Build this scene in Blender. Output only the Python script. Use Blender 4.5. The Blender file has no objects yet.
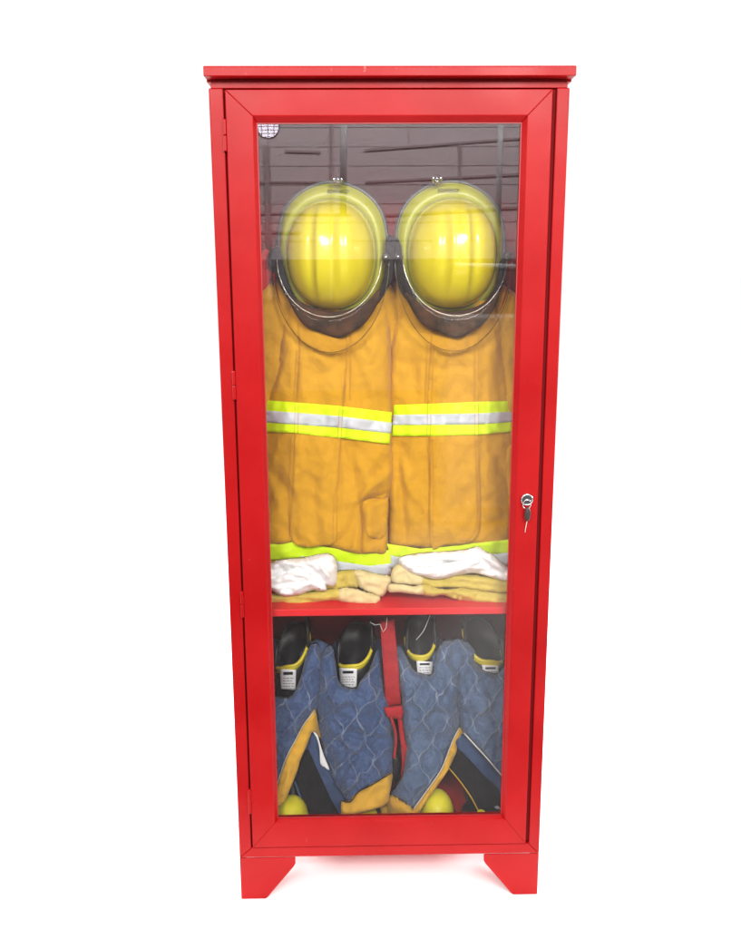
import bpy, bmesh, math, random
from mathutils import Vector, Matrix, noise
from mathutils.geometry import delaunay_2d_cdt
random.seed(7)
scene = bpy.context.scene
C = scene.collection
rad = math.radians

# ------------------------------------------------------------------ camera
PITCH, YAW, ROLL = 0.2162, 0.0171, -0.0047
CAM = Vector((-0.0728, -1.8646, 1.4607))
FPX = 900.0
fw = Vector((math.sin(YAW)*math.cos(PITCH), math.cos(YAW)*math.cos(PITCH), -math.sin(PITCH)))
r0 = Vector((math.cos(YAW), -math.sin(YAW), 0)); u0 = r0.cross(fw)
RT = math.cos(ROLL)*r0 + math.sin(ROLL)*u0
UP = -math.sin(ROLL)*r0 + math.cos(ROLL)*u0
cd = bpy.data.cameras.new("camera"); cam = bpy.data.objects.new("camera", cd); C.objects.link(cam)
m = Matrix.Identity(4)
for i in range(3):
    m[i][0] = RT[i]; m[i][1] = UP[i]; m[i][2] = -fw[i]; m[i][3] = CAM[i]
cam.matrix_world = m
cd.sensor_fit = 'HORIZONTAL'; cd.sensor_width = 36; cd.lens = FPX/741*36
cd.clip_start = 0.05; cd.clip_end = 200
scene.camera = cam

# ------------------------------------------------------------------ light
W = bpy.data.worlds.new("World"); scene.world = W; W.use_nodes = True
W.node_tree.nodes["Background"].inputs[0].default_value = (1, 1, 1, 1)
W.node_tree.nodes["Background"].inputs[1].default_value = 1.04
def area(name, loc, target, sx, sy, power, col=(1, 1, 1), shape='RECTANGLE'):
    l = bpy.data.lights.new(name, 'AREA'); l.shape = shape; l.size = sx; l.size_y = sy
    l.energy = power; l.color = col
    o = bpy.data.objects.new(name, l); C.objects.link(o); o.location = loc
    o.rotation_euler = (Vector(target)-Vector(loc)).to_track_quat('-Z', 'Y').to_euler()
    return o
for i in range(4):
    area('strip_light', (0.55+0.42*i, -2.9, 3.15), (0, 0.1, 0.9), 0.12, 0.9, 10, (1, .985, .96))
for sx in (-1, 1):
    area('front_fill', (.8*sx, -3.3, 2.85), (0, 0.15, 0.5), 0.8, 0.7, 78, (1, .985, .96))  # added frontal fill to brighten the cabinet inside
    area('floor_fill', (2.6*sx, 0.35, 1.5), (0, 0.2, 0), 0.6, 0.6, 85)  # added to lift the cabinet's shadow off the floor
    area('upper_fill', (1.0*sx, -2.3, 2.85), (0, 0.1, 0.2), 0.7, 0.6, 16, (1, .985, .96))  # added steeper fill for the boot toes
area('floor_fill_back', (0, 2.3, 3.9), (0, 0.2, 0), 2.0, 1.0, 240)  # added from behind to wash out the floor shadow
for sx in (-2.2, 0.2, 2.4):
    area('wall_fill', (sx, -6.9, 4.6), (sx, -9, 2.3), 1.0, 0.5, 165, (1, .97, .97))  # added to brighten the wall that the glass reflects
scene.view_settings.view_transform = 'Standard'
scene.view_settings.look = 'None'
scene.view_settings.exposure = 0
scene.view_settings.gamma = 1
scene.cycles.max_bounces = 10
scene.cycles.transparent_max_bounces = 16
scene.cycles.use_denoising = True

# ------------------------------------------------------------------ helpers
def P(px, py, Y):
    """point at depth Y (m into the cabinet) seen at picture position px,py"""
    d = fw*FPX + RT*(px-370.5) + UP*(464.5-py)
    return CAM + d*((Y-CAM.y)/d.y)
_l = P(268, 127, 7.4)
area('lamp_light', (_l.x, -7.4, _l.z), (0, 0, 1.4), 0.20, 0.20, 1.0, (.88, .84, 1), 'DISK')
ORG = {}
def tag(o, label=None, cat=None, group=None, kind=None):
    if label: o['label'] = label
    if cat: o['category'] = cat
    if group: o['group'] = group
    if kind: o['kind'] = kind
    return o
def thing(name, label, cat, loc, group=None):
    o = bpy.data.objects.new(name, None); C.objects.link(o); o.location = loc
    o.empty_display_size = .05
    ORG[o.name] = Vector(loc)
    return tag(o, label, cat, group)
def link(name, me, mat, parent=None, smooth=True):
    for p in me.polygons: p.use_smooth = smooth
    me.materials.append(mat)
    o = bpy.data.objects.new(name, me); C.objects.link(o)
    org = ORG[parent.name] if parent else Vector((0, 0, 0))
    if parent:
        me.transform(Matrix.Translation(-org)); o.parent = parent
    ORG[o.name] = org
    me.update()
    return o
def finish(name, bm, mat, parent=None, smooth=False, bevel=0, seg=2):
    bmesh.ops.recalc_face_normals(bm, faces=bm.faces)
    me = bpy.data.meshes.new(name); bm.to_mesh(me); bm.free()
    o = link(name, me, mat, parent, smooth)
    if bevel:
        b = o.modifiers.new('bevel', 'BEVEL'); b.width = bevel; b.segments = seg; b.limit_method = 'ANGLE'
        b.angle_limit = rad(40); b.harden_normals = False
    return o
def box(bm, x0, x1, y0, y1, z0, z1):
    vs = [bm.verts.new((x, y, z)) for x in (x0, x1) for y in (y0, y1) for z in (z0, z1)]
    for f in ((0, 1, 3, 2), (4, 6, 7, 5), (0, 4, 5, 1), (2, 3, 7, 6), (0, 2, 6, 4), (1, 5, 7, 3)):
        bm.faces.new([vs[i] for i in f])
def prism(bm, pts, y0, y1):
    """pts in (x,z)"""
    a = [bm.verts.new((x, y0, z)) for x, z in pts]; b = [bm.verts.new((x, y1, z)) for x, z in pts]
    bm.faces.new(a); bm.faces.new(b[::-1]); n = len(pts)
    for i in range(n): bm.faces.new((a[i], b[i], b[(i+1) % n], a[(i+1) % n]))
def tube(bm, pts, r, n=8, closed=False):
    pts = [Vector(p) for p in pts]; N = len(pts); rings = []
    for i, p in enumerate(pts):
        if closed: t = pts[(i+1) % N]-pts[i-1]
        else: t = pts[min(i+1, N-1)]-pts[max(i-1, 0)]
        t.normalize()
        a = t.cross(Vector((0.13, 1, 0.21))).normalized(); b = t.cross(a)
        rr = r[i] if isinstance(r, (list, tuple)) else r
        rings.append([bm.verts.new(p+a*rr*math.cos(k*2*math.pi/n)+b*rr*math.sin(k*2*math.pi/n)) for k in range(n)])
    for i in range(N if closed else N-1):
        A, B = rings[i], rings[(i+1) % N]
        for k in range(n): bm.faces.new((A[k], A[(k+1) % n], B[(k+1) % n], B[k]))
    if not closed:
        bm.faces.new(rings[0][::-1]); bm.faces.new(rings[-1])
def loft(bm, rings, cap0=True, cap1=True):
    R = [[bm.verts.new(p) for p in ring] for ring in rings]; n = len(R[0])
    for A, B in zip(R, R[1:]):
        for k in range(n): bm.faces.new((A[k], A[(k+1) % n], B[(k+1) % n], B[k]))
    if cap0: bm.faces.new(R[0][::-1])
    if cap1: bm.faces.new(R[-1])
def cat(pts, step=3.0, closed=True):
    """smooth curve through points, resampled"""
    n = len(pts); out = []
    rng = range(n) if closed else range(n-1)
    for i in rng:
        if closed: p0, p1, p2, p3 = [pts[(i+k) % n] for k in (-1, 0, 1, 2)]
        else: p0, p1, p2, p3 = pts[max(i-1, 0)], pts[i], pts[i+1], pts[min(i+2, n-1)]
        L = math.dist(p1, p2); s = max(1, int(L/step))
        for k in range(s):
            t = k/s
            out.append(tuple(.5*(2*b+(c-a)*t+(2*a-5*b+4*c-d)*t*t+(3*b-a-3*c+d)*t**3) for a, b, c, d in zip(p0, p1, p2, p3)))
    if not closed: out.append(tuple(pts[-1]))
    return out
def lin(pts, step=3.0, closed=True):
    n = len(pts); out = []
    for i in (range(n) if closed else range(n-1)):
        a, b = pts[i], pts[(i+1) % n]; s = max(1, int(math.dist(a, b)/step))
        out += [tuple(u+(v-u)*k/s for u, v in zip(a, b)) for k in range(s)]
    if not closed: out.append(tuple(pts[-1]))
    return out
def segd(x, y, ax, ay, bx, by):
    dx, dy = bx-ax, by-ay; L = dx*dx+dy*dy
    t = 0 if L == 0 else max(0, min(1, ((x-ax)*dx+(y-ay)*dy)/L))
    return math.hypot(x-ax-t*dx, y-ay-t*dy), t
def panel(name, poly, Yf, mat, parent, off=0.0, thick=.004, step=3.0, edge=0, dep=0, smooth=True, back=None, sharp=False):
    """a piece of cloth (or a puffed one) with real thickness whose front follows the surface Yf"""
    B = lin(poly, step) if not smooth else cat(poly, step)
    nB = len(B)
    xs = [p[0] for p in B]; ys = [p[1] for p in B]
    pts = list(B); j = 0
    y = min(ys)+step*.5
    while y < max(ys):
        x = min(xs)+step*(.5 if j % 2 else 0)
        while x < max(xs):
            ins = False
            for i in range(nB):
                x1, y1 = B[i]; x2, y2 = B[(i+1) % nB]
                if (y1 > y) != (y2 > y) and x < (x2-x1)*(y-y1)/(y2-y1)+x1: ins = not ins
            if ins and min(segd(x, y, *B[i], *B[(i+1) % nB])[0] for i in range(nB)) > step*.45: pts.append((x, y))
            x += step
        y += step*.87; j += 1
    vs, _, fs, _, _, _ = delaunay_2d_cdt([Vector(p) for p in pts], [(i, (i+1) % nB) for i in range(nB)], [], 1, 1e-5)
    V = []; 
    for v in vs:
        x, y = v
        Y = Yf(x, y)-off
        if edge:
            d = min(segd(x, y, *B[i], *B[(i+1) % nB])[0] for i in range(nB))
            q = 1-min(d/edge, 1); Y += dep*(1-math.sqrt(max(0, 1-q*q)))
        v3 = P(x, y, Y); v3.x = max(-.3445+.001*math.sin(y), min(.3445+.001*math.sin(y), v3.x)); V.append(v3)   # nothing passes through the side panels
    n = len(V)
    BK = []
    for v in V:
        yb = v.y+thick if back is None else max(v.y+.002, back)
        BK.append(Vector((v.x, yb, v.z)))
    ec = {}
    for f in fs:
        for a, b in zip(f, list(f[1:])+[f[0]]):
            k = (min(a, b), max(a, b)); ec[k] = None if k in ec else (a, b)
    F = [tuple(f) for f in fs]+[tuple(n+i for i in reversed(f)) for f in fs]
    F += [(b, a, n+a, n+b) for ab in ec.values() if ab for a, b in (ab,)]
    me = bpy.data.meshes.new(name); me.from_pydata([tuple(v) for v in V+BK], [], F)
    bm = bmesh.new(); bm.from_mesh(me); bmesh.ops.recalc_face_normals(bm, faces=bm.faces); bm.to_mesh(me); bm.free()
    uv = me.uv_layers.new(name='cloth'); pv = list(vs)
    for l in me.loops:
        q = pv[l.vertex_index % n]; uv.data[l.index].uv = (q[0]/100, -q[1]/100)
    o = link(name, me, mat, parent, True)
    return o
def strand(name, pts, Yf, r, mat, parent, off=.001, step=3, n=6, closed=False, smooth=True):
    """cord, seam or piping lying on a surface"""
    q = cat(pts, step, closed) if smooth else lin(pts, step, closed)
    bm = bmesh.new(); tube(bm, [P(x, y, Yf(x, y)-off) for x, y in q], r, n, closed)
    return finish(name, bm, mat, parent, True)
def band(a, b):
    """quad strip between two open curves -> polygon"""
    return list(a)+list(b)[::-1]
def fbm(x, y, s, seed=0, o=3):
    v = 0; a = 1
    for i in range(o):
        v += a*noise.noise(Vector((x/s, y/s, seed+i*7.3))); s *= .5; a *= .5
    return v
def creases(L):
    def f(x, y):
        v = 0
        for x0, y0, x1, y1, w, d in L:
            dd, t = segd(x, y, x0, y0, x1, y1)
            if dd < 3*w: v += 1.45*d*math.exp(-(dd/w)**2)*(.25+.75*math.sin(math.pi*min(1, max(0, t*.9+.05))))
        return v
    return f

# ------------------------------------------------------------------ materials
class NT:
    def __init__(s, name):
        s.m = bpy.data.materials.new(name); s.m.use_nodes = True; s.t = s.m.node_tree
        s.b = s.t.nodes["Principled BSDF"]; s.out = s.t.nodes["Material Output"]
    def n(s, ty, **kw):
        o = s.t.nodes.new(ty)
        for k, v in kw.items():
            if k in o.inputs: 
                i = o.inputs[k]
                if isinstance(v, bpy.types.NodeSocket): s.t.links.new(v, i)
                else: i.default_value = v
            else: setattr(o, k, v)
        return o
    def math(s, op, a, b=None, c=None):
        o = s.t.nodes.new('ShaderNodeMath'); o.operation = op
        for i, v in enumerate((a, b, c)):
            if v is None: continue
            if isinstance(v, bpy.types.NodeSocket): s.t.links.new(v, o.inputs[i])
            else: o.inputs[i].default_value = v
        return o.outputs[0]
    def l(s, a, b): s.t.links.new(a, b)
    def mix(s, fac, a, b):
        o = s.t.nodes.new('ShaderNodeMix'); o.data_type = 'RGBA'
        for i, v in ((0, fac), (6, a), (7, b)):
            if isinstance(v, bpy.types.NodeSocket): s.t.links.new(v, o.inputs[i])
            else: o.inputs[i].default_value = v if i == 0 or len(v) == 4 else (*v, 1)
        return o.outputs[2]
    def ramp(s, v, a, b):
        o = s.n('ShaderNodeMapRange'); s.l(v, o.inputs[0]); o.inputs[1].default_value = a; o.inputs[2].default_value = b
        return o.outputs[0]
    def noise(s, scale, detail=3, vec=None, rough=.5):
        o = s.n('ShaderNodeTexNoise'); o.inputs['Scale'].default_value = scale; o.inputs['Detail'].default_value = detail
        o.inputs['Roughness'].default_value = rough
        if vec is None: vec = s.n('ShaderNodeTexCoord').outputs['Object']
        s.l(vec, o.inputs['Vector']); return o.outputs[0]
    def bump(s, h, strength, dist=.001, prev=None):
        o = s.n('ShaderNodeBump'); s.l(h, o.inputs['Height']); o.inputs['Strength'].default_value = strength
        o.inputs['Distance'].default_value = dist
        if prev is not None: s.l(prev, o.inputs['Normal'])
        s.l(o.outputs[0], s.b.inputs['Normal']); return o.outputs[0]
    def set(s, col=None, rough=.5, metal=0, spec=.5, **kw):
        if col is not None:
            if isinstance(col, bpy.types.NodeSocket): s.l(col, s.b.inputs['Base Color'])
            else: s.b.inputs['Base Color'].default_value = (*col, 1)
        if isinstance(rough, bpy.types.NodeSocket): s.l(rough, s.b.inputs['Roughness'])
        else: s.b.inputs['Roughness'].default_value = rough
        s.b.inputs['Metallic'].default_value = metal; s.b.inputs['Specular IOR Level'].default_value = spec
        for k, v in kw.items(): s.b.inputs[k].default_value = v
        return s.m
def paint(name, a, b, rough=.34, wear=True, w0=.70, w1=.78, wm=.22):
    N = NT(name); n1 = N.noise(6, 4); c = N.mix(N.ramp(n1, .35, .65), a, b)
    if wear:
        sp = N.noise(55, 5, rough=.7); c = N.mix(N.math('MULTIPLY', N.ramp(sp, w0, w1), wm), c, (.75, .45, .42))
    r = N.math('ADD', N.math('MULTIPLY', N.noise(9, 5), .28), rough-.14)
    N.set(c, r, spec=.16)
    b1 = N.bump(N.noise(2.2, 3), .3, .02); N.bump(N.noise(420, 2), .10, .0006, b1); return N.m
M = {}
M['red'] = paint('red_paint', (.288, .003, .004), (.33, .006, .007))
M['cap'] = paint('red_paint_flecked', (.288, .003, .004), (.33, .006, .007), .34, True, .66, .76, .28)  # stronger pale flecks on the cap
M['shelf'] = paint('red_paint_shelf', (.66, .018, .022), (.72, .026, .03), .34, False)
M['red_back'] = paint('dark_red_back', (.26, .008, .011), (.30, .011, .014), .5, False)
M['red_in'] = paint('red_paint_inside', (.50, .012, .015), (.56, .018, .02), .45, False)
def cloth(name, a, b, weave=1500, rough=.85, sheen=.15, bs=.35, big=14):
    N = NT(name); c = N.mix(N.ramp(N.noise(big, 5, rough=.6), .3, .7), a, b)
    c2 = N.mix(N.math('MULTIPLY', N.noise(900, 2), .35), c, tuple(v*.6 for v in a))
    N.set(c2, rough, spec=.25); N.b.inputs['Sheen Weight'].default_value = sheen
    b1 = N.bump(N.noise(60, 4), .5, .006)
    N.bump(N.noise(weave, 2), bs, .0008, b1); return N.m
M['gold'] = cloth('gold_shell_cloth', (.555, .285, .012), (.62, .325, .018))
M['gold_thread'] = cloth('gold_thread', (.52, .24, .03), (.60, .29, .04))
M['gold_hem'] = cloth('gold_facing_cloth', (.80, .44, .04), (.86, .50, .055))
M['glove'] = cloth('glove_leather', (.54, .42, .07), (.68, .55, .13), 700, .75, .1, .3, 30)
M['glove_cuff'] = cloth('glove_cuff_suede', (.68, .57, .27), (.78, .67, .36), 700, .85, .2, .3, 30)
M['white_cloth'] = cloth('white_knit_cloth', (.86, .87, .86), (.92, .92, .92), 800, .9, .1, .25)
M['black_cloth'] = cloth('black_cloth', (.012, .012, .014), (.022, .022, .025), 900, .9, .02, .5)
M['velcro'] = cloth('black_hook_tape', (.010, .010, .011), (.016, .016, .018), 1800, .95, .02, .8)
M['navy'] = cloth('navy_lining', (.05, .085, .18), (.07, .11, .22), 900, .8, .1)
M['strap_red'] = cloth('red_webbing', (.42, .015, .02), (.52, .025, .03), 1000, .7, .05)
M['lime'] = NT('lime_fluorescent_tape'); N = M['lime']
N.bump(N.noise(1200, 2), .3, .0008); N.set(N.mix(N.noise(20, 4), (.58, .84, .003), (.66, .92, .008)), .6, spec=.3); M['lime'] = N.m
N = NT('silver_reflective_tape'); N.bump(N.noise(1400, 2), .3, .0006)
N.set(N.mix(N.noise(7, 2), (.36, .39, .43), (.62, .65, .70)), .5, metal=0, spec=.5); M['silver'] = N.m
# quilted lining : ogee stitching from the cloth's own UVs
def quilt(name, a, b, ang, px, qy, th):
    N = NT(name); uvn = N.n('ShaderNodeUVMap'); uvn.uv_map = 'cloth'
    mp = N.n('ShaderNodeMapping'); N.l(uvn.outputs[0], mp.inputs[0]); mp.inputs['Rotation'].default_value = (0, 0, ang)
    dn = N.n('ShaderNodeTexNoise'); N.l(mp.outputs[0], dn.inputs['Vector']); dn.inputs['Scale'].default_value = 6
    sp = N.n('ShaderNodeSeparateXYZ'); N.l(mp.outputs[0], sp.inputs[0])
    x = N.math('ADD', sp.outputs[0], N.math('MULTIPLY', N.math('SUBTRACT', dn.outputs[0], .5), .15)); y = sp.outputs[1]
    s = N.math('MULTIPLY', N.math('SINE', N.math('MULTIPLY', y, 2*math.pi/qy)), px*.46)
    d1 = N.math('PINGPONG', N.math('ADD', N.math('SUBTRACT', x, s), 40*px), px)
    d2 = N.math('PINGPONG', N.math('ADD', N.math('ADD', x, s), 41*px), px)
    d = N.math('MINIMUM', d1, d2)
    line = N.math('SUBTRACT', 1, N.ramp(d, th*.35, th)); 
    dash = N.math('ADD', N.math('MULTIPLY', N.ramp(N.noise(24, 2), .40, .62), .45), .12)
    c = N.mix(N.ramp(N.noise(18, 4), .3, .7), a, b)
    c = N.mix(N.math('MULTIPLY', line, dash), c, (.38, .43, .50))
    N.set(c, .62, spec=.35); N.b.inputs['Sheen Weight'].default_value = .2
    b1 = N.bump(N.ramp(d, 0, px*.45), .9, .006)
    b2 = N.bump(N.noise(38, 4, rough=.6), .8, 0.011, b1)
    b3 = N.bump(N.noise(85, 3), .7, .006, b2); N.bump(N.noise(1500, 2), .2, .0006, b3)
    return N.m
M['quilt_a'] = quilt('blue_quilted_lining', (.045, .082, .19), (.072, .122, .25), .22, .125, .42, .009)
M['quilt_b'] = quilt('blue_quilted_lining_veiled', (.075, .12, .21), (.10, .155, .26), .12, .125, .42, .008)  # greyer copy with the veil of the glass at right in its colour
def plain(name, a, rough, metal=0, spec=.5, var=.15, bs=.15, sc=60, **kw):
    N = NT(name); N.bump(N.noise(sc*6, 3), bs, .0008)
    c = N.mix(N.noise(sc, 4), a, tuple(min(1, v*(1+var)) for v in a))
    r = N.math('ADD', N.math('MULTIPLY', N.noise(sc*.5, 4), .12), rough-.06) if metal < .5 else rough
    return N.set(c, r, metal, spec, **kw)
M['helmet'] = plain('yellow_helmet_shell', (.54, .465, .005), .16, 0, .55, .06, .02, 8, **{'Coat Weight': .6, 'Coat Roughness': .06})
M['brim'] = plain('yellow_green_brim', (.30, .31, .012), .38, 0, .5, .05, .02, 8)
M['rubber'] = plain('black_rubber', (.012, .012, .013), .42, 0, .5, .5, .3, 40)
M['trim'] = plain('dark_grey_rubber_trim', (.035, .04, .035), .4)
M['edge_shade'] = plain('olive_edge_shade', (.20, .19, .05), .5)
M['ytrim'] = plain('yellow_rubber_trim', (.72, .60, .03), .4)
M['toe'] = plain('lime_yellow_rubber', (.92, .82, .03), .45)
M['chrome'] = plain('chrome', (.75, .75, .76), .12, 1, .5, .05, .02)
M['hook'] = plain('hook_chrome', (.42, .42, .44), .15, 1, .5, .05, .02)
M['dark_metal'] = plain('dark_lock_metal', (.12, .13, .13), .3, 1)
M['blackplastic'] = plain('dark_brown_plastic', (.03, .018, .015), .4)
M['ink'] = plain('black_print', (.01, .01, .012), .6)
M['label'] = plain('pale_label', (.92, .94, .95), .55)
M['white_piping'] = cloth('white_piping', (.72, .72, .66), (.8, .8, .75))
M['strip'] = plain('dark_red_gap_shade', (.11, .004, .005), .8, spec=.1)  # dark tone standing for shade in the door gaps
M['screen'] = plain('gasket', (.30, .008, .010), .5)
def clear(name, ior, rough, tint, col=(1, 1, 1), extra=0.0):
    N = NT(name); N.t.nodes.remove(N.b)
    tr = N.n('ShaderNodeBsdfTransparent'); tr.inputs[0].default_value = (*tint, 1)
    gl = N.n('ShaderNodeBsdfGlossy'); gl.inputs['Roughness'].default_value = rough; gl.inputs[0].default_value = (*col, 1)
    fr = N.n('ShaderNodeFresnel'); fr.inputs[0].default_value = ior
    mx = N.n('ShaderNodeMixShader'); f = N.math('ADD', fr.outputs[0], extra)
    N.l(f, mx.inputs[0]); N.l(tr.outputs[0], mx.inputs[1]); N.l(gl.outputs[0], mx.inputs[2])
    N.l(mx.outputs[0], N.out.inputs[0]); return N.m
M['glass'] = clear('clear_glass', 1.50, 0.0, (.99, .99, .99), (1, .97, .98))
M['visor'] = clear('clear_visor', 1.13, 0.02, (.97, .96, .93))
M['visor_edge'] = clear('visor_edge', 1.9, 0.15, (.80, .76, .60), extra=.08)

# ------------------------------------------------------------------ setting
def struct(name, bm, mat): return tag(finish(name, bm, mat), kind='structure')
N = NT('white_floor'); N.set(N.mix(N.noise(3, 3), (.96, .96, .96), (.97, .97, .97)), .7, spec=.2); M['white_floor'] = N.m
bm = bmesh.new(); box(bm, -60, 60, -.30, 120, -.004, 0); struct('floor', bm, M['white_floor'])
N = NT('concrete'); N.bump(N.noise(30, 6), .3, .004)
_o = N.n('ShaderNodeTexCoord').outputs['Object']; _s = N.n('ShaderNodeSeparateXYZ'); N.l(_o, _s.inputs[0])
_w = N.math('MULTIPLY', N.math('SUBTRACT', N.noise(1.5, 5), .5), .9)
_m = N.math('MULTIPLY', N.ramp(N.math('ADD', _s.outputs[0], _w), -.10, .45), N.math('MULTIPLY', N.ramp(N.math('SUBTRACT', _w, _s.outputs[1]), .3, 1.3), N.ramp(_s.outputs[1], -3.9, -2.6)))  # pale blotch painted in so the glass shows a veil at right
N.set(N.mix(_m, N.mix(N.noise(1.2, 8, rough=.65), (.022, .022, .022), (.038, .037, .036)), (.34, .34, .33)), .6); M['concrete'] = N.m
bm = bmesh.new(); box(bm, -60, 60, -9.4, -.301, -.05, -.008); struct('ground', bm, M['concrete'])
# the shed wall behind the photographer, seen only as a reflection in the glass
N = NT('lapped_steel_siding'); n = N.noise(.7, 5)
N.set(N.mix(n, (.74, .665, .68), (.86, .79, .80)), .5); N.bump(N.noise(3, 4), .3, .01); M['siding'] = N.m
M['girt'] = plain('dark_girt', (.50, .44, .445), .6)
M['pipe'] = plain('pale_pipe', (.74, .78, .78), .5)
M['dado'] = plain('dark_dado_board', (.25, .225, .23), .6)
wl = thing('shed_wall', 'mauve lapped siding wall with dark girts behind the photographer', 'wall', (0, -9, 0))
def RF(px, py, D=9.0):        # where on a wall D metres behind the glass the reflection at px,py comes from
    p = P(px, py, D); return p.x, p.z
bm = bmesh.new(); zt = 4.3; z = 1.55; k = 0
while z < zt:
    h = .21
    for (a, b, ya, yb) in ((z, z+h, -9.0, -9.02),):
        vs = [bm.verts.new(v) for v in ((-3.6, -9.0, z), (3.6, -9.0, z), (3.6, -9.008, z+h), (-3.6, -9.008, z+h), (-3.6, -9.1, z), (3.6, -9.1, z), (3.6, -9.1, z+h), (-3.6, -9.1, z+h))]
        for f in ((0, 1, 2, 3), (4, 7, 6, 5), (0, 4, 5, 1), (3, 2, 6, 7), (0, 3, 7, 4), (1, 5, 6, 2)): bm.faces.new([vs[i] for i in f])
    z += h
finish('siding', bm, M['siding'], wl)
bm = bmesh.new()
for (x0, y0, x1, y1, t) in ((365, 150, 523, 138, .013), (365, 182, 523, 174, .013), (257, 182, 330, 182, .010), (285, 151, 320, 152, .012), (257, 232, 300, 232, .012), (385, 215, 523, 207, .013), (240, 213, 350, 214, .010), (460, 144, 460, 270, .012), (331, 122, 331, 300, .012), (408, 120, 409, 142, .02), (266, 145, 270, 300, .03)):
    a = RF(x0, y0); b = RF(x1, y1)
    if abs(y1-y0) < 30: prism(bm, [(a[0], a[1]-t), (b[0], b[1]-t), (b[0], b[1]+t), (a[0], a[1]+t)], -8.985, -8.9992)
    else: prism(bm, [(a[0]-t, a[1]), (a[0]+t, a[1]), (b[0]+t, b[1]), (b[0]-t, b[1])], -8.978, -8.984)
finish('girt', bm, M['girt'], wl)
bm = bmesh.new(); box(bm, -3.6, 3.6, -9.1, -8.995, -.008, 1.549); finish('dado', bm, M['dado'], wl)
def rpipe(x0, y0, x1, y1, r, D, label):
    a = P(x0, y0, D); b = P(x1, y1, D); a.y = -D; b.y = -D
    bm = bmesh.new(); tube(bm, [a, a.lerp(b, .5), b], r, 12); tag(finish('pipe', bm, M['pipe'], None, True), label, 'pipe')
rpipe(502, 100, 497, 262, .030, 7.6, 'pale vertical pipe in front of the mauve siding')
rpipe(455, 266, 540, 268, .035, 7.5, 'pale horizontal pipe below the vertical one')
rpipe(344, 100, 343, 215, .035, 7.6, 'thin pale downpipe left of centre on the siding')
lg = P(268, 127, 7.4); lg = Vector((lg.x, -7.36, lg.z))
bm = bmesh.new()
for i in range(-3, 4):
    h = math.sqrt(0.112**2-(i*.032)**2)
    tube(bm, [lg+Vector((-h, 0, i*.032)), lg+Vector((0, .01, i*.032)), lg+Vector((h, 0, i*.032))], .0035, 6)
for i in (-1, 0, 1):
    h = math.sqrt(0.112**2-(i*.06)**2)
    tube(bm, [lg+Vector((i*.06, .012, -h)), lg+Vector((i*.06, .02, 0)), lg+Vector((i*.06, .012, h))], .0035, 6)
tube(bm, [lg+Vector((0.112*math.cos(k*.2618), 0, 0.112*math.sin(k*.2618))) for k in range(24)], .007, 6, True)
tag(finish('lamp_guard', bm, M['girt'], None, True), 'round wire guard over the high bay lamp behind the photographer', 'lamp guard')
# added pale locker for the veil at right of the glass, itself unseen
M['reflector'] = plain('pale_grey_reflector', (.36, .34, .32), .5)
a = P(445, 318, 3.2); 
lk = thing('veil_reflector', 'unseen tall pale grey locker standing beside the photographer', 'reflector', (a.x+.5, -3.4, 0))
bm = bmesh.new(); box(bm, a.x, a.x+1.3, -3.6, -3.2, -.008, a.z); finish('reflector_body', bm, M['reflector'], lk, bevel=.006)
bm = bmesh.new()
for i in range(3): box(bm, a.x+.02+i*.43, a.x+.42+i*.43, -3.19, -3.17, .08, a.z-.03)
finish('door', bm, M['reflector'], lk, bevel=.003)  # front panels of the added box

# ------------------------------------------------------------------ cabinet
HW = .3515
cb = thing('display_cabinet', 'tall red steel cabinet with glazed door, on four flared feet', 'cabinet', (0, .22, 0))
YB = .46
bm = bmesh.new()
zb, zt = .1115, 1.80
fz = .145      # inner floor
# front frame, mitred
xi0, xi1 = -.3275, .3275
ST = [(-HW, zb), (HW, zb), (HW, zt), (-HW, zt)]
xi = [(-.3235, .1375), (.3265, .1375), (.3265, 1.8), (-.3235, 1.8)]
# left stile, right stile
prism(bm, [ST[0], xi[0], (xi[0][0], zt), ST[3]], 0, .03)
prism(bm, [xi[1], ST[1], ST[2], (xi[1][0], zt)], 0, .03)
prism(bm, [ST[0], ST[1], (xi[1][0]-.0006, xi[1][1]), (xi[0][0]+.0006, xi[0][1])], 0.0006, .03)
finish('front_frame', bm, M['red'], cb, bevel=.0022)
bm = bmesh.new()
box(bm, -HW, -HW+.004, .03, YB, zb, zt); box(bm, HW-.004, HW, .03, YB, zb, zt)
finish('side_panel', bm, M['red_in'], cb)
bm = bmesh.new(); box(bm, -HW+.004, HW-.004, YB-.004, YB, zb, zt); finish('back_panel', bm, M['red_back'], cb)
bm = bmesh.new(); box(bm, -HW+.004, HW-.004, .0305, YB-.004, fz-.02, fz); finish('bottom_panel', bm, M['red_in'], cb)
bm = bmesh.new(); box(bm, -HW+.004, HW-.004, .002, YB-.004, 1.8, 1.812); finish('top_rail', bm, M['red'], cb, bevel=.001)
# top cap with folded lip
c1 = P(390, 65.5, -.026); c2 = P(390, 76.0, -.026)
bm = bmesh.new()
x0 = P(203.5, 70, -.022).x; x1 = P(576, 70, -.022).x
prof = [(-.026, c2.z), (-.026, c1.z-.002), (-.0235, c1.z), (YB+.015, c1.z), (YB+.015, c2.z), (0.03, 1.8125), (0.010, 1.8125), (0.010, c2.z), (-.024, c2.z)]
a = [bm.verts.new((x0, y, z)) for y, z in prof]; b = [bm.verts.new((x1, y, z)) for y, z in prof]
bm.faces.new(a); bm.faces.new(b[::-1])
for i in range(len(prof)): bm.faces.new((a[i], b[i], b[(i+1) % len(prof)], a[(i+1) % len(prof)]))
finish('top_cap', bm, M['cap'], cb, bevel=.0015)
bm = bmesh.new(); box(bm, -HW+.002, HW-.002, .007, .0098, 1.8122, c2.z-.0003); finish('cornice', bm, M['red'], cb)
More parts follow.
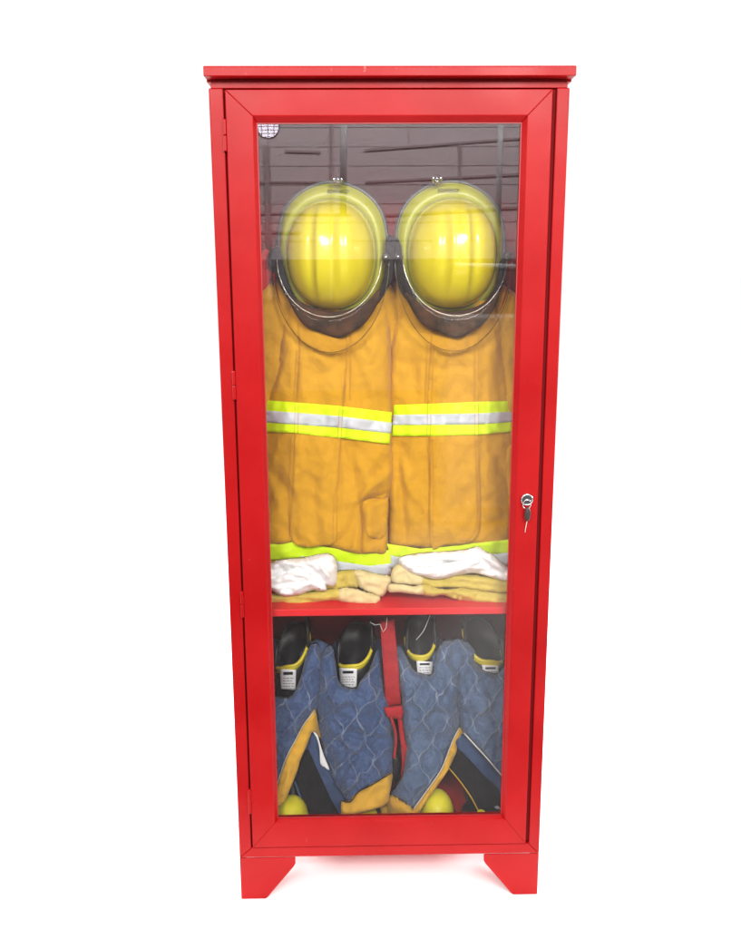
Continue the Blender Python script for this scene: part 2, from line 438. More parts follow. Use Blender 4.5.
# feet : folded sheet corners with a flared cut
def foot(s, yy, dirn):
    bm = bmesh.new(); o = HW*s
    pts = [(o, .0), (o, zb-.0015), (o-s*.130, zb-.0015), (o-s*.130, zb-.018), (o-s*.126, zb-.026), (o-s*.062, .004), (o-s*.057, 0)]
    prism(bm, pts, yy, yy+.003*dirn)
    ya, yb = (yy+.0035*dirn, yy+.12*dirn)
    q = [(yy+.003*dirn, 0), (yy+.003*dirn, zb-.0015), (yb, zb-.0015), (yb, zb-.02), (yy+.055*dirn, 0)]
    a = [bm.verts.new((o, y, z)) for y, z in q]; b = [bm.verts.new((o-s*.003, y, z)) for y, z in q]
    bm.faces.new(a); bm.faces.new(b[::-1])
    for i in range(5): bm.faces.new((a[i], b[i], b[(i+1) % 5], a[(i+1) % 5]))
    finish('foot', bm, M['red'], cb, bevel=.0008)
for s in (-1, 1): foot(s, .0015, 1); foot(s, YB-.001, -1)
# shelf with folded front lip
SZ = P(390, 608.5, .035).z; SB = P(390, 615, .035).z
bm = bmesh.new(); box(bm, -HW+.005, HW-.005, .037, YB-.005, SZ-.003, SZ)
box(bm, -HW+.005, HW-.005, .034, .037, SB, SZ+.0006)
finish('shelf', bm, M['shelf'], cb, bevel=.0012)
bm = bmesh.new()
box(bm, -.3347, -.3105, .0305, .0335, zb+.03, 1.8); box(bm, .3065, .3347, .0305, .0335, zb+.03, 1.8)
for x0, x1 in ((-.3347, -.3236), (.3266, .3347)): box(bm, x0+.0002*(x0 < 0), x1, .0105, .0304, zb+.03, 1.8)
finish('jamb', bm, M['red_in'], cb)
bm = bmesh.new(); box(bm, .3176, .3264, .0082, .0100, zb+.03, 1.7995); box(bm, -.3233, -.3194, .0082, .0100, zb+.03, 1.7995)  # dark strips put in for the shade of the door gaps
finish('gap_shade', bm, M['strip'], cb)
# hinges
for py in (136, 387, 607, 805):
    p = P(0, py, -.003); xh = -.3226
    bm = bmesh.new()
    for j in range(2):
        z0 = p.z-.030+j*.0302; box(bm, xh-.0035, xh+.0035, -.0078, .004, z0, z0+.0299)
    finish('hinge', bm, M['red'], cb, bevel=.002, seg=3)
# door
dr_b = bmesh.new()
DX0, DX1, DZ0, DZ1 = -.3190, .3172, .1425, 1.7965
GX0, GX1, GZ0, GZ1 = -.2612, .2608, .2088, 1.7375
O = [(DX0, DZ0), (DX1, DZ0), (DX1, DZ1), (DX0, DZ1)]
I = [(GX0-.006, GZ0-.004), (GX1+.009, GZ0-.004), (GX1+.009, GZ1+.011), (GX0-.006, GZ1+.011)]
G = [(GX0, GZ0), (GX1, GZ0), (GX1, GZ1), (GX0, GZ1)]
def mitre(bm, i, g=.0):
    j = (i+1) % 4
    yo = -.006
    def v(p, y): return bm.verts.new((p[0], y, p[1]))
    # face, inner sloped lip, inner return, back, outer return
    A = [v(O[i], yo), v(O[j], yo), v(I[j], yo), v(I[i], yo), v(G[j], .004), v(G[i], .004), v(G[j], .022), v(G[i], .022), v(O[j], .022), v(O[i], .022)]
    for f in ((0, 1, 2, 3), (3, 2, 4, 5), (5, 4, 6, 7), (7, 6, 8, 9), (9, 8, 1, 0)): bm.faces.new([A[k] for k in f])
    bm.faces.new([A[k] for k in (0, 3, 5, 7, 9)]); bm.faces.new([A[k] for k in (1, 8, 6, 4, 2)])
for i in range(4): mitre(dr_b, i)
door = finish('door', dr_b, M['red'], cb, bevel=.0013)
# faint welded mitre seams, a hair proud
for k in (3, 2, 0, 1):
    bm = bmesh.new()
    a = Vector((O[k][0], -.0059, O[k][1])); b = Vector((I[k][0], -.0059, I[k][1]))
    a = a.lerp(b, .04); b = b.lerp(a, .03)
    tube(bm, [a, a.lerp(b, .5), b], .00055, 5)
    finish('weld_seam', bm, M['red'], door, True)
bm = bmesh.new(); box(bm, GX0-.004, GX1+.004, .0085, .0125, GZ0-.004, GZ1+.004)
finish('glass_pane', bm, M['glass'], door)
# gasket around the pane
bm = bmesh.new()
for x in (GX0, GX1-.0022): box(bm, x, x+.0022, .006, .0084, GZ0, GZ1)
for z in (GZ0, GZ1-.0022): box(bm, GX0+.0023, GX1-.0023, .006, .0083, z, z+.0022)
finish('gasket', bm, M['screen'], door)
# lock
lp = P(526.5, 499, -.006)
bm = bmesh.new()
def disc(bm, c, r0, y0, y1, n=28, r1=None):
    r1 = r1 or r0
    loft(bm, [[(c.x+r*math.cos(k*2*math.pi/n), y, c.z+r*math.sin(k*2*math.pi/n)) for k in range(n)] for r, y in ((r0, y0), (r1, y1))])
n = 32
loft(bm, [[(lp.x+r*math.cos(k*2*math.pi/n), y, lp.z+r*math.sin(k*2*math.pi/n)) for k in range(n)] for r, y in ((.0135, -.006), (.0135, -.009), (.0125, -.013), (.0105, -.014), (.0095, -.0125), (.0095, -.0062))])
lock = finish('lock', bm, M['chrome'], door, True)
bm = bmesh.new(); disc(bm, lp, .0093, -.0062, -.0145); finish('lock_cylinder', bm, M['dark_metal'], door)
# key hanging from the lock
ky = thing('key', 'small key with a dark oval plastic head hanging from the door lock', 'key', (lp.x, -.02, lp.z-.02))
bm = bmesh.new()
pr = []
for k in range(20):
    a = k*2*math.pi/20; pr.append((lp.x-.001+.0085*math.cos(a), -.018-.002*math.sin(a), lp.z-.0085+.0105*math.sin(a)))
tube(bm, pr, .0009, 8, True); finish('ring', bm, M['chrome'], ky, True)
bm = bmesh.new(); box(bm, lp.x-.004, lp.x+.004, -.0215, -.0147, lp.z-.0016, lp.z+.0016); finish('blade', bm, M['dark_metal'], ky, bevel=.0005)
bm = bmesh.new(); n = 24
loft(bm, [[(lp.x+.0008+r*.0065*math.cos(k*2*math.pi/n), y, lp.z-.030+r*.0155*math.sin(k*2*math.pi/n)) for k in range(n)] for r, y in ((.8, -.0215), (1, -.0205), (1, -.0175), (.8, -.0165))])
finish('head', bm, M['blackplastic'], ky, True)
bm = bmesh.new(); tube(bm, [(lp.x+.001, -.018, lp.z-.045), (lp.x+.0005, -.012, lp.z-.053), (lp.x-.0005, -.0085, lp.z-.066), (lp.x-.001, -.008, lp.z-.074)], .0006, 6)
finish('cord', bm, M['white_piping'], ky, True)

# chrome coat hooks
def hook(px, py):
    p = P(px, py, .165)
    bm = bmesh.new()
    disc(bm, p+Vector((0, 0, .004)), .016, YB-.0045, YB-.008)
    tube(bm, [(p.x, YB-.008, p.z+.004), (p.x, .30, p.z-.001), (p.x, .19, p.z-.006), (p.x, .150, p.z-.004), (p.x, .143, p.z+.002), (p.x, .145, p.z+.008)], .0035, 10)
    disc(bm, p+Vector((0, 0, .001)), .0105, .1515, .149)
    for dx in (-.008, .008):
        bmesh.ops.create_uvsphere(bm, u_segments=16, v_segments=10, radius=.0058, matrix=Matrix.Translation((p.x+dx, .142, p.z+.003)))
        tube(bm, [(p.x-.008, .142, p.z+.003), (p.x, .146, p.z-.004), (p.x+.008, .142, p.z+.003)], .003, 8)
    finish('hook', bm, M['hook'], cb, True)
hook(338, 182); hook(436, 181)

# ------------------------------------------------------------------ helmets
def helmet(cx, cy, label, yawz, ridge_dx, logo):
    c = P(cx, cy, .17)
    t = thing('firefighter_helmet', label, 'helmet', c, 'yellow fire helmets hanging on the hooks')
    R = Matrix.Rotation(yawz, 3, 'Z')
    def L(x, y, z): return c + R@Vector((x, y, z))
    ZD = -.005
    A, B, D = .098, .1175, .130
    def sh(a):      # slightly boxy oval
        return 1+.035*math.sin(2*a)**2
    NT_, NR = 96, 30
    def ridgef(x, r):
        m = max(0, 1-r**6)
        def sm(v): v = max(0, min(1, v)); return v*v*(3-2*v)
        q = sm((.025-abs(x))/.008)*.0085
        q += .0022*math.exp(-((abs(x)-.052)/.010)**2)*max(0, 1-r**3)
        q -= .0035*math.exp(-((abs(x)-.032)/.005)**2)
        return q*m
    rings = []
    for i in range(NR+1):
        r = math.sin(i/NR*math.pi/2)
        ring = []
        for k in range(NT_):
            a = k*2*math.pi/NT_; x = A*r*sh(a)*math.cos(a); z = B*r*sh(a)*math.sin(a)
            y = -D*math.sqrt(max(0, 1-r**2.25))**.92 - ridgef(x, r)
            ring.append((x, y, z+ZD))
        rings.append(ring)
    bm = bmesh.new(); V = [[bm.verts.new(L(*p)) for p in ring] for ring in rings[1:]]
    ctr = bm.verts.new(L(*rings[0][0]))
    for k in range(NT_): bm.faces.new((ctr, V[0][k], V[0][(k+1) % NT_]))
    for P1, P2 in zip(V, V[1:]):
        for k in range(NT_): bm.faces.new((P1[k], P2[k], P2[(k+1) % NT_], P1[(k+1) % NT_]))
    inner = [bm.verts.new(L(p[0]*.96, .004, p[2]*.96)) for p in rings[-1]]
    for k in range(NT_): bm.faces.new((V[-1][k], inner[k], inner[(k+1) % NT_], V[-1][(k+1) % NT_]))
    bm.faces.new(inner)
    shell = finish('shell', bm, M['helmet'], t, True)
    # brim : flares out from the dome, widest at the nape (up)
    A2, B2 = .121, .150
    bm = bmesh.new(); RR = []
    for s in range(9):
        f = s/8; ring = []
        for k in range(NT_):
            a = k*2*math.pi/NT_
            xi_, zi = A*.985*sh(a)*math.cos(a), B*.985*sh(a)*math.sin(a)+ZD
            xo, zo = A2*sh(a)*math.cos(a), B2*math.sin(a)*(1 if math.sin(a) > 0 else .93)
            e = .022*(f**1.3)-.012*math.sin(math.pi*f)
            xo *= 1+.05*math.sin(2*a)**2; zo *= 1+.02*math.sin(2*a)**2; ring.append(L(xi_+(xo-xi_)*f, -.006+e, zi+(zo-zi)*f))
        RR.append(ring)
    back = [[p+R@Vector((0, .0035, 0)) for p in ring] for ring in RR[::-1]]
    loft(bm, RR+back, False, False)
    rg = RR[-1]
    br = finish('brim', bm, M['brim'], t, True)
    bm = bmesh.new(); tube(bm, [p+R@Vector((0, -.0005, 0)) for p in rg], .0052, 8, True); finish('edge_trim', bm, M['trim'], br, True)
    # seal cord standing for the shade where dome meets brim
    bm = bmesh.new(); tube(bm, [L(A*1.004*sh(k*2*math.pi/NT_)*math.cos(k*2*math.pi/NT_), -.011, ZD+B*1.004*sh(k*2*math.pi/NT_)*math.sin(k*2*math.pi/NT_)) for k in range(NT_)], .0010, 6, True)
    finish('edge_shade', bm, M['edge_shade'], br, True)
    # maker's mark : small unreadable script
    bm = bmesh.new(); x0 = logo
    for s in range(9):
        xx = x0-.020+s*.0052
        hgt = .0022 if s not in (0, 4, 8) else .0036
        zz = B+.0135+.0006*math.sin(s*2.1)-((xx)**2)*.6
        tube(bm, [L(xx, -.0150, zz-hgt*.5), L(xx+.0018, -.0150, zz+hgt*.5), L(xx+.0042, -.0150, zz-hgt*.3)], .0010, 5)
    zz = B+.0102
    tube(bm, [L(x0-.021, -.0160, zz-.0016), L(x0, -.0160, zz-.0008), L(x0+.024, -.0160, zz-.0018)], .0007, 5)
    finish('mark', bm, M['ink'], br, True)
    # visor : clear curved shield swung down over the peak
    bm = bmesh.new(); rows = []
    J = 40
    for j in range(J+1):
        a = math.pi*(1+.0) + (j/J)*math.pi        # left -> bottom -> right
        w = math.sin((j/J)*math.pi)**.8
        r1 = L(.113*math.cos(a), -.055-.030*w, -.008+.128*math.sin(a)*(1 if w > 0 else 1)*.99)
        r2 = L(.128*math.cos(a), -.040-.025*w, -.010+.150*math.sin(a)-.052*w)
        rows.append([r1.lerp(r2, q/6)+R@Vector((0, -.010*math.sin(q/6*math.pi)*w, 0)) for q in range(7)])
    V = [[bm.verts.new(p) for p in r] for r in rows]; V2 = [[bm.verts.new(p+R@Vector((0, .0022, .0006))) for p in r] for r in rows]
    for j in range(J):
        for q in range(6):
            bm.faces.new((V[j][q], V[j+1][q], V[j+1][q+1], V[j][q+1])); bm.faces.new((V2[j][q], V2[j][q+1], V2[j+1][q+1], V2[j+1][q]))
        bm.faces.new((V[j][0], V2[j][0], V2[j+1][0], V[j+1][0])); bm.faces.new((V[j][6], V[j+1][6], V2[j+1][6], V2[j][6]))
    for j in (0, J):
        for q in range(6): bm.faces.new((V[j][q], V[j][q+1], V2[j][q+1], V2[j][q]))
    vz = finish('visor', bm, M['visor'], t, True)
    bm = bmesh.new(); tube(bm, [r[0]+R@Vector((0, .001, 0)) for r in rows], .0011, 8); tube(bm, [r[6]+R@Vector((0, .001, 0)) for r in rows], .0008, 8)
    finish('visor_edge', bm, M['visor_edge'], vz, True)
    for s in (-1, 1):
        q = L(s*.121, -.02, -.010)
        bm = bmesh.new(); n = 20
        loft(bm, [[q+R@Vector((rr*math.cos(k*2*math.pi/n), y, rr*math.sin(k*2*math.pi/n))) for k in range(n)] for rr, y in ((.010, .012), (.010, -.010), (.008, -.016), (.005, -.017))])
        kb = finish('pivot_knob', bm, M['rubber'], t, True)
        bm = bmesh.new(); bmesh.ops.create_uvsphere(bm, u_segments=14, v_segments=8, radius=.0042, matrix=Matrix.Translation(q+R@Vector((0, -.017, 0))))
        finish('screw', bm, M['chrome'], kb, True)
    return t, c, R
cr = lambda x, y: fbm(x, y, 9, 2)*.006
hL, cL, RL = helmet(332, 253, 'yellow helmet hanging on the left hook, beside the hinged side', rad(-5), 0, .014)
hR, cR, RR_ = helmet(451, 252, 'yellow helmet hanging on the right hook, nearer the lock side', rad(3), 0, -.012)
yl = lambda b: (lambda x, y: b+fbm(x, y, 10, 5)*.008)
M['flapc'] = cloth('dark_neck_cloth', (.008, .012, .009), (.12, .05, .022), 900, .9, .0, .4, 26)
def flaps(h, dx, lf, rf):
    panel('neck_curtain', [(x+dx, y) for x, y in ((287, 292), (304, 304), (332, 312), (362, 305), (379, 290), (378, 303), (366, 322), (352, 332), (339, 338), (322, 333), (304, 325), (291, 306))], yl(.120), M['flapc'], h, edge=5, dep=.008, thick=.012)
    panel('chin_strap', lf, yl(.125), M['black_cloth'], h, edge=3, dep=.008, thick=.010)
    panel('chin_strap', rf, yl(.125), M['black_cloth'], h, edge=3, dep=.008, thick=.010)
flaps(hL, 0, [(270, 250), (279, 248), (284, 268), (292, 292), (300, 304), (294, 306), (283, 292), (275, 275), (268, 264)],
      [(386, 238), (393, 236), (395, 252), (393, 275), (386, 292), (376, 306), (371, 304), (381, 286), (386, 262)])
flaps(hR, 119, [(396, 238), (401, 246), (403, 262), (409, 282), (417, 298), (411, 299), (401, 287), (396, 272)],
      [(500, 262), (504, 258), (506, 270), (502, 288), (492, 303), (488, 301), (497, 284)])

# ------------------------------------------------------------------ jackets
def jfun(cx, hw, amp, cl, seed, base=.175):
    cf = creases(cl)
    def f(x, y):
        u = max(-1, min(1, (x-cx)/hw)); b = amp*math.sqrt(max(0, 1-abs(u)**3.0))
        top = max(0, (345-y)/60)      # recedes under the helmet
        lo = max(0, (y-380)/170)
        return base - b + .055*top - .02*lo + cf(x, y) + fbm(x, y*.55, 26, seed)*.014 + fbm(x, y, 9, seed+3, 2)*.0032
    return f
jl = jfun(330, 66, .045, [
    (285, 345, 268, 398, 3.5, .012), (300, 350, 296, 400, 2.5, .005), (392, 470, 352, 503, 4, -.012), (392, 492, 362, 504, 3, .012),
    (355, 445, 380, 475, 5, .006), (352, 455, 358, 500, 5, .006), (300, 470, 330, 500, 6, .005), (315, 500, 332, 520, 5, .004), (362, 505, 360, 552, 2.5, .006), (372, 540, 386, 532, 3, .008),
    (272, 470, 290, 500, 6, .006), (310, 350, 335, 372, 5, -.004), (345, 345, 343, 545, 2, .004), (275, 520, 300, 545, 5, .006),
    (320, 440, 326, 540, 6, -.006), (283, 440, 286, 535, 6, .005), (352, 520, 348, 548, 5, .005)], 1)
jr = jfun(452, 64, .045, [
    (500, 330, 508, 372, 4, .012), (430, 350, 428, 540, 2, .003), (400, 440, 412, 470, 6, .008), (395, 480, 425, 520, 5, .006), (397, 445, 405, 540, 4, .010),
    (440, 370, 475, 366, 5, .004), (450, 440, 465, 470, 5, .004), (485, 500, 508, 512, 5, .007), (487, 525, 506, 518, 4, .006), (490, 440, 505, 480, 6, .006),
    (452, 450, 456, 540, 8, -.004), (410, 345, 416, 400, 6, .004), (470, 380, 470, 400, 5, .004), (484, 345, 481, 540, 2.5, .006)], 11)
GRPJ = 'gold turnout jackets hanging side by side'
base = P(330, 560, .2)
JL = thing('turnout_jacket', 'gold jacket whose lime chest stripe slopes down right, with a flapped pocket low right', 'jacket', (base.x, .2, SZ+.03), GRPJ)
base = P(450, 560, .2)
JR = thing('turnout_jacket', 'gold jacket with level lime and silver chest stripe, right of the other jacket', 'jacket', (base.x, .2, SZ+.03), GRPJ)
# sleeves (behind the bodies)
def slv(b, cx, hw, sd): 
    return lambda x, y: b-.035*math.sqrt(max(0, 1-min(1, abs((x-cx)/hw))**2.2))+fbm(x, y*.6, 18, sd)*.012
panel('sleeve', [(258, 296), (284, 282), (300, 296), (296, 345), (284, 380), (272, 405), (270, 470), (272, 540), (258, 545), (252, 420)], slv(.19, 272, 26, 3), M['gold'], JL, step=4, edge=9, dep=.03, thick=.04)
panel('sleeve', [(372, 282), (390, 284), (399, 310), (398, 400), (397, 480), (392, 545), (375, 548), (372, 420)], slv(.215, 386, 18, 4), M['gold'], JL, step=4, edge=8, dep=.02, thick=.04)
panel('body', [(282, 318), (296, 300), (318, 290), (345, 288), (372, 288), (388, 300), (391, 345), (393, 410), (393, 470), (391, 492), (387, 505), (388, 535), (387, 557), (366, 555), (338, 550), (305, 543.5), (270, 546), (258, 545), (258, 420), (266, 385), (280, 350)], jl, M['gold'], JL, step=3, edge=7, dep=.022, back=.215)
panel('sleeve', [(492, 285), (508, 288), (522, 310), (524, 400), (520, 480), (516, 548), (500, 548), (503, 420), (498, 350)], slv(.19, 510, 20, 6), M['gold'], JR, step=4, edge=8, dep=.03, thick=.04)
panel('sleeve', [(392, 292), (402, 284), (414, 300), (416, 400), (418, 470), (416, 545), (394, 548), (388, 470), (389, 380)], slv(.23, 402, 20, 7), M['gold'], JR, step=4, edge=8, dep=.02, thick=.04)
panel('body', [(396, 318), (404, 298), (420, 290), (450, 288), (484, 289), (500, 300), (509, 330), (515, 400), (516, 470), (514, 546), (482, 546), (440, 549), (396, 548), (388, 546), (386, 470), (387, 400), (390, 345)], jr, M['gold'], JR, step=3, edge=7, dep=.022, back=.255, off=-.014)
jr_ = jr
def jr(x, y, f=jr_): return f(x, y)+.014
# hem tails with stripe, hanging just behind the front
hemY = lambda s: (lambda x, y: .128+fbm(x, y, 24, s)*.008)
th = panel('hem_stripe', [(258, 546), (295, 541), (309, 543), (330, 548), (369, 553), (391, 550), (391, 565), (369, 567), (337, 562), (309, 558), (270, 560), (258, 560)], hemY(1), M['lime'], JL, thick=.004, smooth=False)
panel('reflective_tape', [(300, 556), (309, 557), (337, 561), (369, 566), (391, 563.5), (391, 575), (369, 577), (337, 574), (300, 572)], hemY(1), M['silver'], th, off=.001, thick=.004, smooth=False)
panel('hem_lining', [(258, 556), (391, 560), (391, 583), (258, 583)], hemY(1), M['gold'], JL, off=-.006, thick=.004, smooth=False)
th = panel('hem_stripe', [(387, 544), (420, 549), (446, 547), (480, 543), (516, 539), (516, 553), (480, 556), (446, 558), (420, 560), (390, 556)], hemY(2), M['lime'], JR, thick=.004, smooth=False)
panel('reflective_tape', [(387, 552), (394, 556.5), (420, 559.5), (446, 557.5), (480, 555.5), (516, 552), (516, 565), (387, 568)], hemY(2), M['silver'], th, off=.001, thick=.004, smooth=False)
panel('hem_lining', [(387, 550), (516, 550), (516, 578), (387, 578)], hemY(2), M['gold'], JR, off=-.006, thick=.004, smooth=False)
# plackets
panel('storm_flap', [(299, 312), (322, 300), (349, 304), (348, 345), (344, 400), (341, 440), (337, 500), (337, 535), (334, 543), (326, 545.5), (292, 540.5), (293, 480), (296, 400), (299, 350)], jl, M['gold'], JL, off=.0035, thick=.004, step=3)
panel('storm_flap', [(433, 302), (455, 296), (478, 302), (479, 345), (478.5, 435), (481, 500), (480, 528), (477, 538), (468, 543.5), (445, 545), (431, 545), (430, 480), (428, 400), (431, 345)], jr, M['gold'], JR, off=.0035, thick=.004, step=3)
# chest stripes
def stripe(J, Yf, top, sT, sB, bot, o=.0062):
    a = panel('chest_stripe', band(top, bot), Yf, M['lime'], J, off=o, thick=.003, step=2.5, smooth=False)
    panel('reflective_tape', band(sT, sB), Yf, M['silver'], a, off=o+.0012, thick=.002, step=2.5, smooth=False)
    return a
sL = stripe(JL, jl, [(258, 400), (267, 400.4), (297.6, 402.8), (338, 406), (392, 412.5)], [(258, 410), (267, 410.6), (338, 416), (392.2, 423)], [(258, 422), (267, 422.5), (338, 427.5), (391, 433.5)], [(258, 431), (267, 432), (293, 433), (338, 438), (389.5, 444)])
sR = stripe(JR, jr, [(394, 405), (430, 404), (477, 402), (516, 401)], [(393.5, 415), (477, 413.5), (516, 411.5)], [(392.5, 425), (477, 424.6), (516, 421.5)], [(392, 436), (430, 436), (477, 435), (516, 431.5)])
# seams / stitching
def seams(J, Yf, lines, o=.0042, r=.0006):
    for q in lines: 
        s = strand('seam', q, Yf, r, M['gold_thread'], J, off=o, n=5)
seams(JL, jl, [[(296.5, 350), (294, 400)], [(301, 330), (299, 400)], [(291.5, 436), (289.5, 480), (289, 541)], [(295.5, 437), (293.8, 480), (293.5, 541)]], .0040)
seams(JL, jl, [[(351, 330), (350, 400)], [(340, 440), (338.5, 480), (334, 500), (333, 540)], [(346.5, 330), (345, 402)], [(360, 505), (361.5, 530), (361, 554)]], .0044)
seams(JR, jr, [[(427, 345), (425.5, 402)], [(427, 438), (429, 480), (428, 544)], [(434, 345), (431.5, 402)], [(432.5, 438), (433.5, 480), (433, 543)]], .0042)
seams(JR, jr, [[(475, 345), (475, 401)], [(475.5, 437), (477.5, 500), (476, 528), (470, 538), (460, 541)]], .0078)
seams(JL, jl, [[(298.5, 402.5), (298, 433.5)], [(295, 402.5), (294.5, 433.2)], [(343, 407), (341, 438.6)], [(339.5, 406.5), (337.5, 438)]], .0075, .0005)
seams(JR, jr, [[(427.5, 404), (427, 436)], [(431, 404), (430.5, 436)], [(475, 402.5), (475, 435)], [(478.6, 402.5), (478.6, 435)]], .0075, .0005)
# pocket on the left jacket
pk = panel('pocket', [(363, 502), (376, 503), (388, 498), (387, 525), (386, 552), (374, 553), (362, 550), (362, 525)], jl, M['gold'], JL, off=.011, thick=.012, edge=4, dep=.008)
panel('pocket_flap', [(363, 502), (386.5, 500), (386.5, 527), (385, 535), (380, 539), (371, 538), (366, 533), (364.5, 520)], jl, M['gold'], pk, off=.0165, thick=.004, edge=2, dep=.002)
# collars under the helmets
panel('collar', [(300, 300), (318, 294), (350, 294), (368, 300), (362, 318), (338, 330), (312, 322)], lambda x, y: .165+fbm(x, y, 14, 9)*.006, M['gold'], JL, thick=.02, edge=6, dep=.012)
panel('collar', [(420, 300), (436, 294), (470, 294), (486, 300), (480, 318), (455, 330), (430, 322)], lambda x, y: .165+fbm(x, y, 14, 10)*.006, M['gold'], JR, thick=.02, edge=6, dep=.012)
# red lanyard strap at upper left, beside the left helmet
panel('hanging_loop', [(263, 250), (270, 252), (273, 266), (268, 285), (263, 292), (258, 270)], yl(.15), M['strap_red'], JL, thick=.01, edge=3, dep=.006)

# ------------------------------------------------------------------ gloves and hoods on the shelf
def puff(b, cl=(), s=12, sd=0, a=.006):
    cf = creases(cl)
    return lambda x, y: b+cf(x, y)+fbm(x, y*1.4, s, sd)*a+fbm(x, y, 5, sd+9, 2)*.002
def glove(label, body, cuff, b, sd, seam, at):
    p = P(*at, b+.03); t = thing('work_glove', label, 'glove', (p.x, p.y, p.z), 'yellow leather gloves lying on the shelf')
    f = puff(b, seam, 10, sd)
    panel('hand', body, f, M['glove'], t, step=2.2, edge=7, dep=.020, thick=.010)
    c = panel('cuff', cuff, f, M['glove_cuff'], t, off=.003, step=2.2, edge=5, dep=.014, thick=.010)
    return t, f
g, f = glove('yellow leather glove with pale cuff, lying flat under the left white hood', [(258, 594), (272, 595), (300, 594), (326, 590), (342, 590), (345, 601), (330, 601), (315, 604), (298, 605.5), (279, 604), (262, 602), (256, 600)],
      [(339, 590), (352, 589), (366, 593), (380, 597), (379, 602), (376.5, 606), (358, 604.5), (345, 602.5), (338, 600)], .070, 1, [(285, 599, 320, 601, 1.6, .008), (320, 596, 342, 592, 1.6, .006), (262, 598, 290, 602, 1.5, .006)], (315, 605))
strand('seam', [(346, 590.5), (345, 602.5)], f, .0005, M['glove_cuff'], g, off=.004)
g, f = glove('yellow glove with wide pale cuff turned down, above the flat left glove', [(326, 575), (337, 572), (356, 571), (360, 577), (358, 588), (347, 589), (333, 590), (322, 586)],
      [(353, 572), (362, 571), (375, 574.5), (390, 577), (392, 581), (388, 590), (381, 597), (368, 592), (359, 587), (355, 578)], .082, 3, [(345, 575, 343, 588, 2, .008), (352, 570, 358, 585, 1.5, .006), (370, 585, 388, 592, 2.5, .006), (362, 580, 380, 586, 3, -.004)], (350, 590))
strand('seam', [(356, 572), (353, 577), (356, 587)], f, .0006, M['glove_cuff'], g, off=.003)
glove('upper of the two yellow gloves under the right white hood', [(418, 574), (430, 578), (442, 578), (459, 575), (486, 577), (507, 580), (520, 582), (520, 595), (506, 594.5), (486, 592.5), (463, 589), (442, 588.5), (424, 587), (416, 583)],
      [(396, 566), (404, 566), (412, 571), (424, 577), (422, 585.5), (406, 585), (394, 584), (391, 575)], .074, 5, [(425, 583, 470, 582, 1.6, .008), (465, 583, 505, 588, 1.6, .006), (404, 570, 408, 583, 2, .006)], (450, 590))
glove('lower of the two yellow gloves, its fingers spread flat on the shelf at right', [(420, 585), (430, 586), (444, 590), (463, 588.5), (486, 592), (507, 594.5), (520, 596), (520, 606), (506, 606), (478, 603.5), (456, 599.5), (442, 595), (433, 597), (424, 595.5), (419, 592)],
      [(389, 585), (402, 585), (414, 587), (423, 586), (423.5, 594.5), (412, 594), (400, 592.5), (389, 592)], .060, 7, [(445, 592, 475, 602, 1.5, .009), (425, 590, 440, 590, 1.5, .007), (470, 595, 510, 600, 1.5, .006)], (450, 603))
def hood(label, poly, b, cl, sd, at):
    p = P(*at, b+.03); t = thing('white_hood', label, 'hood', p, 'crumpled white hoods on the gloves')
    panel('knit_body', poly, puff(b, cl, 11, sd, .009), M['white_cloth'], t, step=1.9, edge=8, dep=.028, thick=.008)
    return t
h1 = hood('crumpled white knit hood piled on the left gloves', [(256, 567), (270.5, 563.5), (279, 560.5), (291.6, 559), (309, 557.2), (318, 555.2), (330, 554.6), (336, 561), (337.5, 575), (337, 583), (332, 587), (327, 585.5), (326, 592), (312.6, 590.5), (300, 595), (286, 597.5), (279, 595), (268, 588), (256, 586)], .058,
     [(270, 578, 298, 568, 1.8, .016), (298, 568, 309, 574, 1.8, .016), (309, 574, 318, 586, 2, .014), (290, 560, 322, 557, 2, .008), (276, 563, 286, 574, 2, .010), (318, 561, 334, 584, 2.4, -.010), (275, 588, 295, 583, 2, .010), (296, 583, 312, 587, 2, .008), (305, 563, 326, 584, 2.2, .008), (270, 571, 285, 569, 1.6, .010), (300, 590, 320, 588, 1.5, .008), (280, 560, 300, 566, 2.4, -.008)], 2, (300, 592))
panel('folded_edge', [(258, 580), (275, 578), (292, 572), (303, 569), (310, 574), (316, 583), (326, 586), (325, 591), (313, 589), (300, 594), (286, 596.5), (277, 593), (266, 586)], puff(.050, [(272, 585, 300, 583, 2, .010), (290, 576, 308, 582, 2, .008), (300, 590, 318, 586, 1.6, .007), (276, 591, 292, 590, 1.8, .006)], 9, 8, .006), M['white_cloth'], h1, step=1.9, edge=6, dep=.018, thick=.008)
h2 = hood('crumpled white knit hood lying on the right gloves', [(399, 559), (418, 554), (446, 552), (466, 550), (478, 547.5), (486, 552), (494, 556), (506.6, 567), (520, 572), (520, 582), (506.6, 581.5), (493, 578), (474, 573), (456, 576), (438.6, 579.5), (418, 576), (406, 570.5)], .058,
     [(405, 561, 470, 562, 1.8, .016), (415, 569, 440, 569, 1.5, .012), (440, 566, 474, 560, 2, .012), (438, 564, 440, 578, 1.8, .010), (474, 560, 505, 576, 2, .014), (470, 570, 500, 572, 1.8, .010), (445, 573, 470, 566, 2.2, -.008), (474, 552, 490, 566, 2, .010), (418, 564, 436, 566, 2, -.006), (484, 558, 504, 568, 2, -.006)], 4, (450, 576))
panel('folded_edge', [(404, 563), (420, 565), (438, 564), (455, 562), (472, 559), (480, 563), (470, 569), (456, 574.5), (438, 578.5), (420, 575), (408, 570)], puff(.050, [(412, 569, 436, 570, 1.5, .008), (440, 564, 440, 578, 1.8, .008), (444, 570, 468, 563, 1.6, .008)], 9, 6, .006), M['white_cloth'], h2, step=1.9, edge=5, dep=.016, thick=.008)

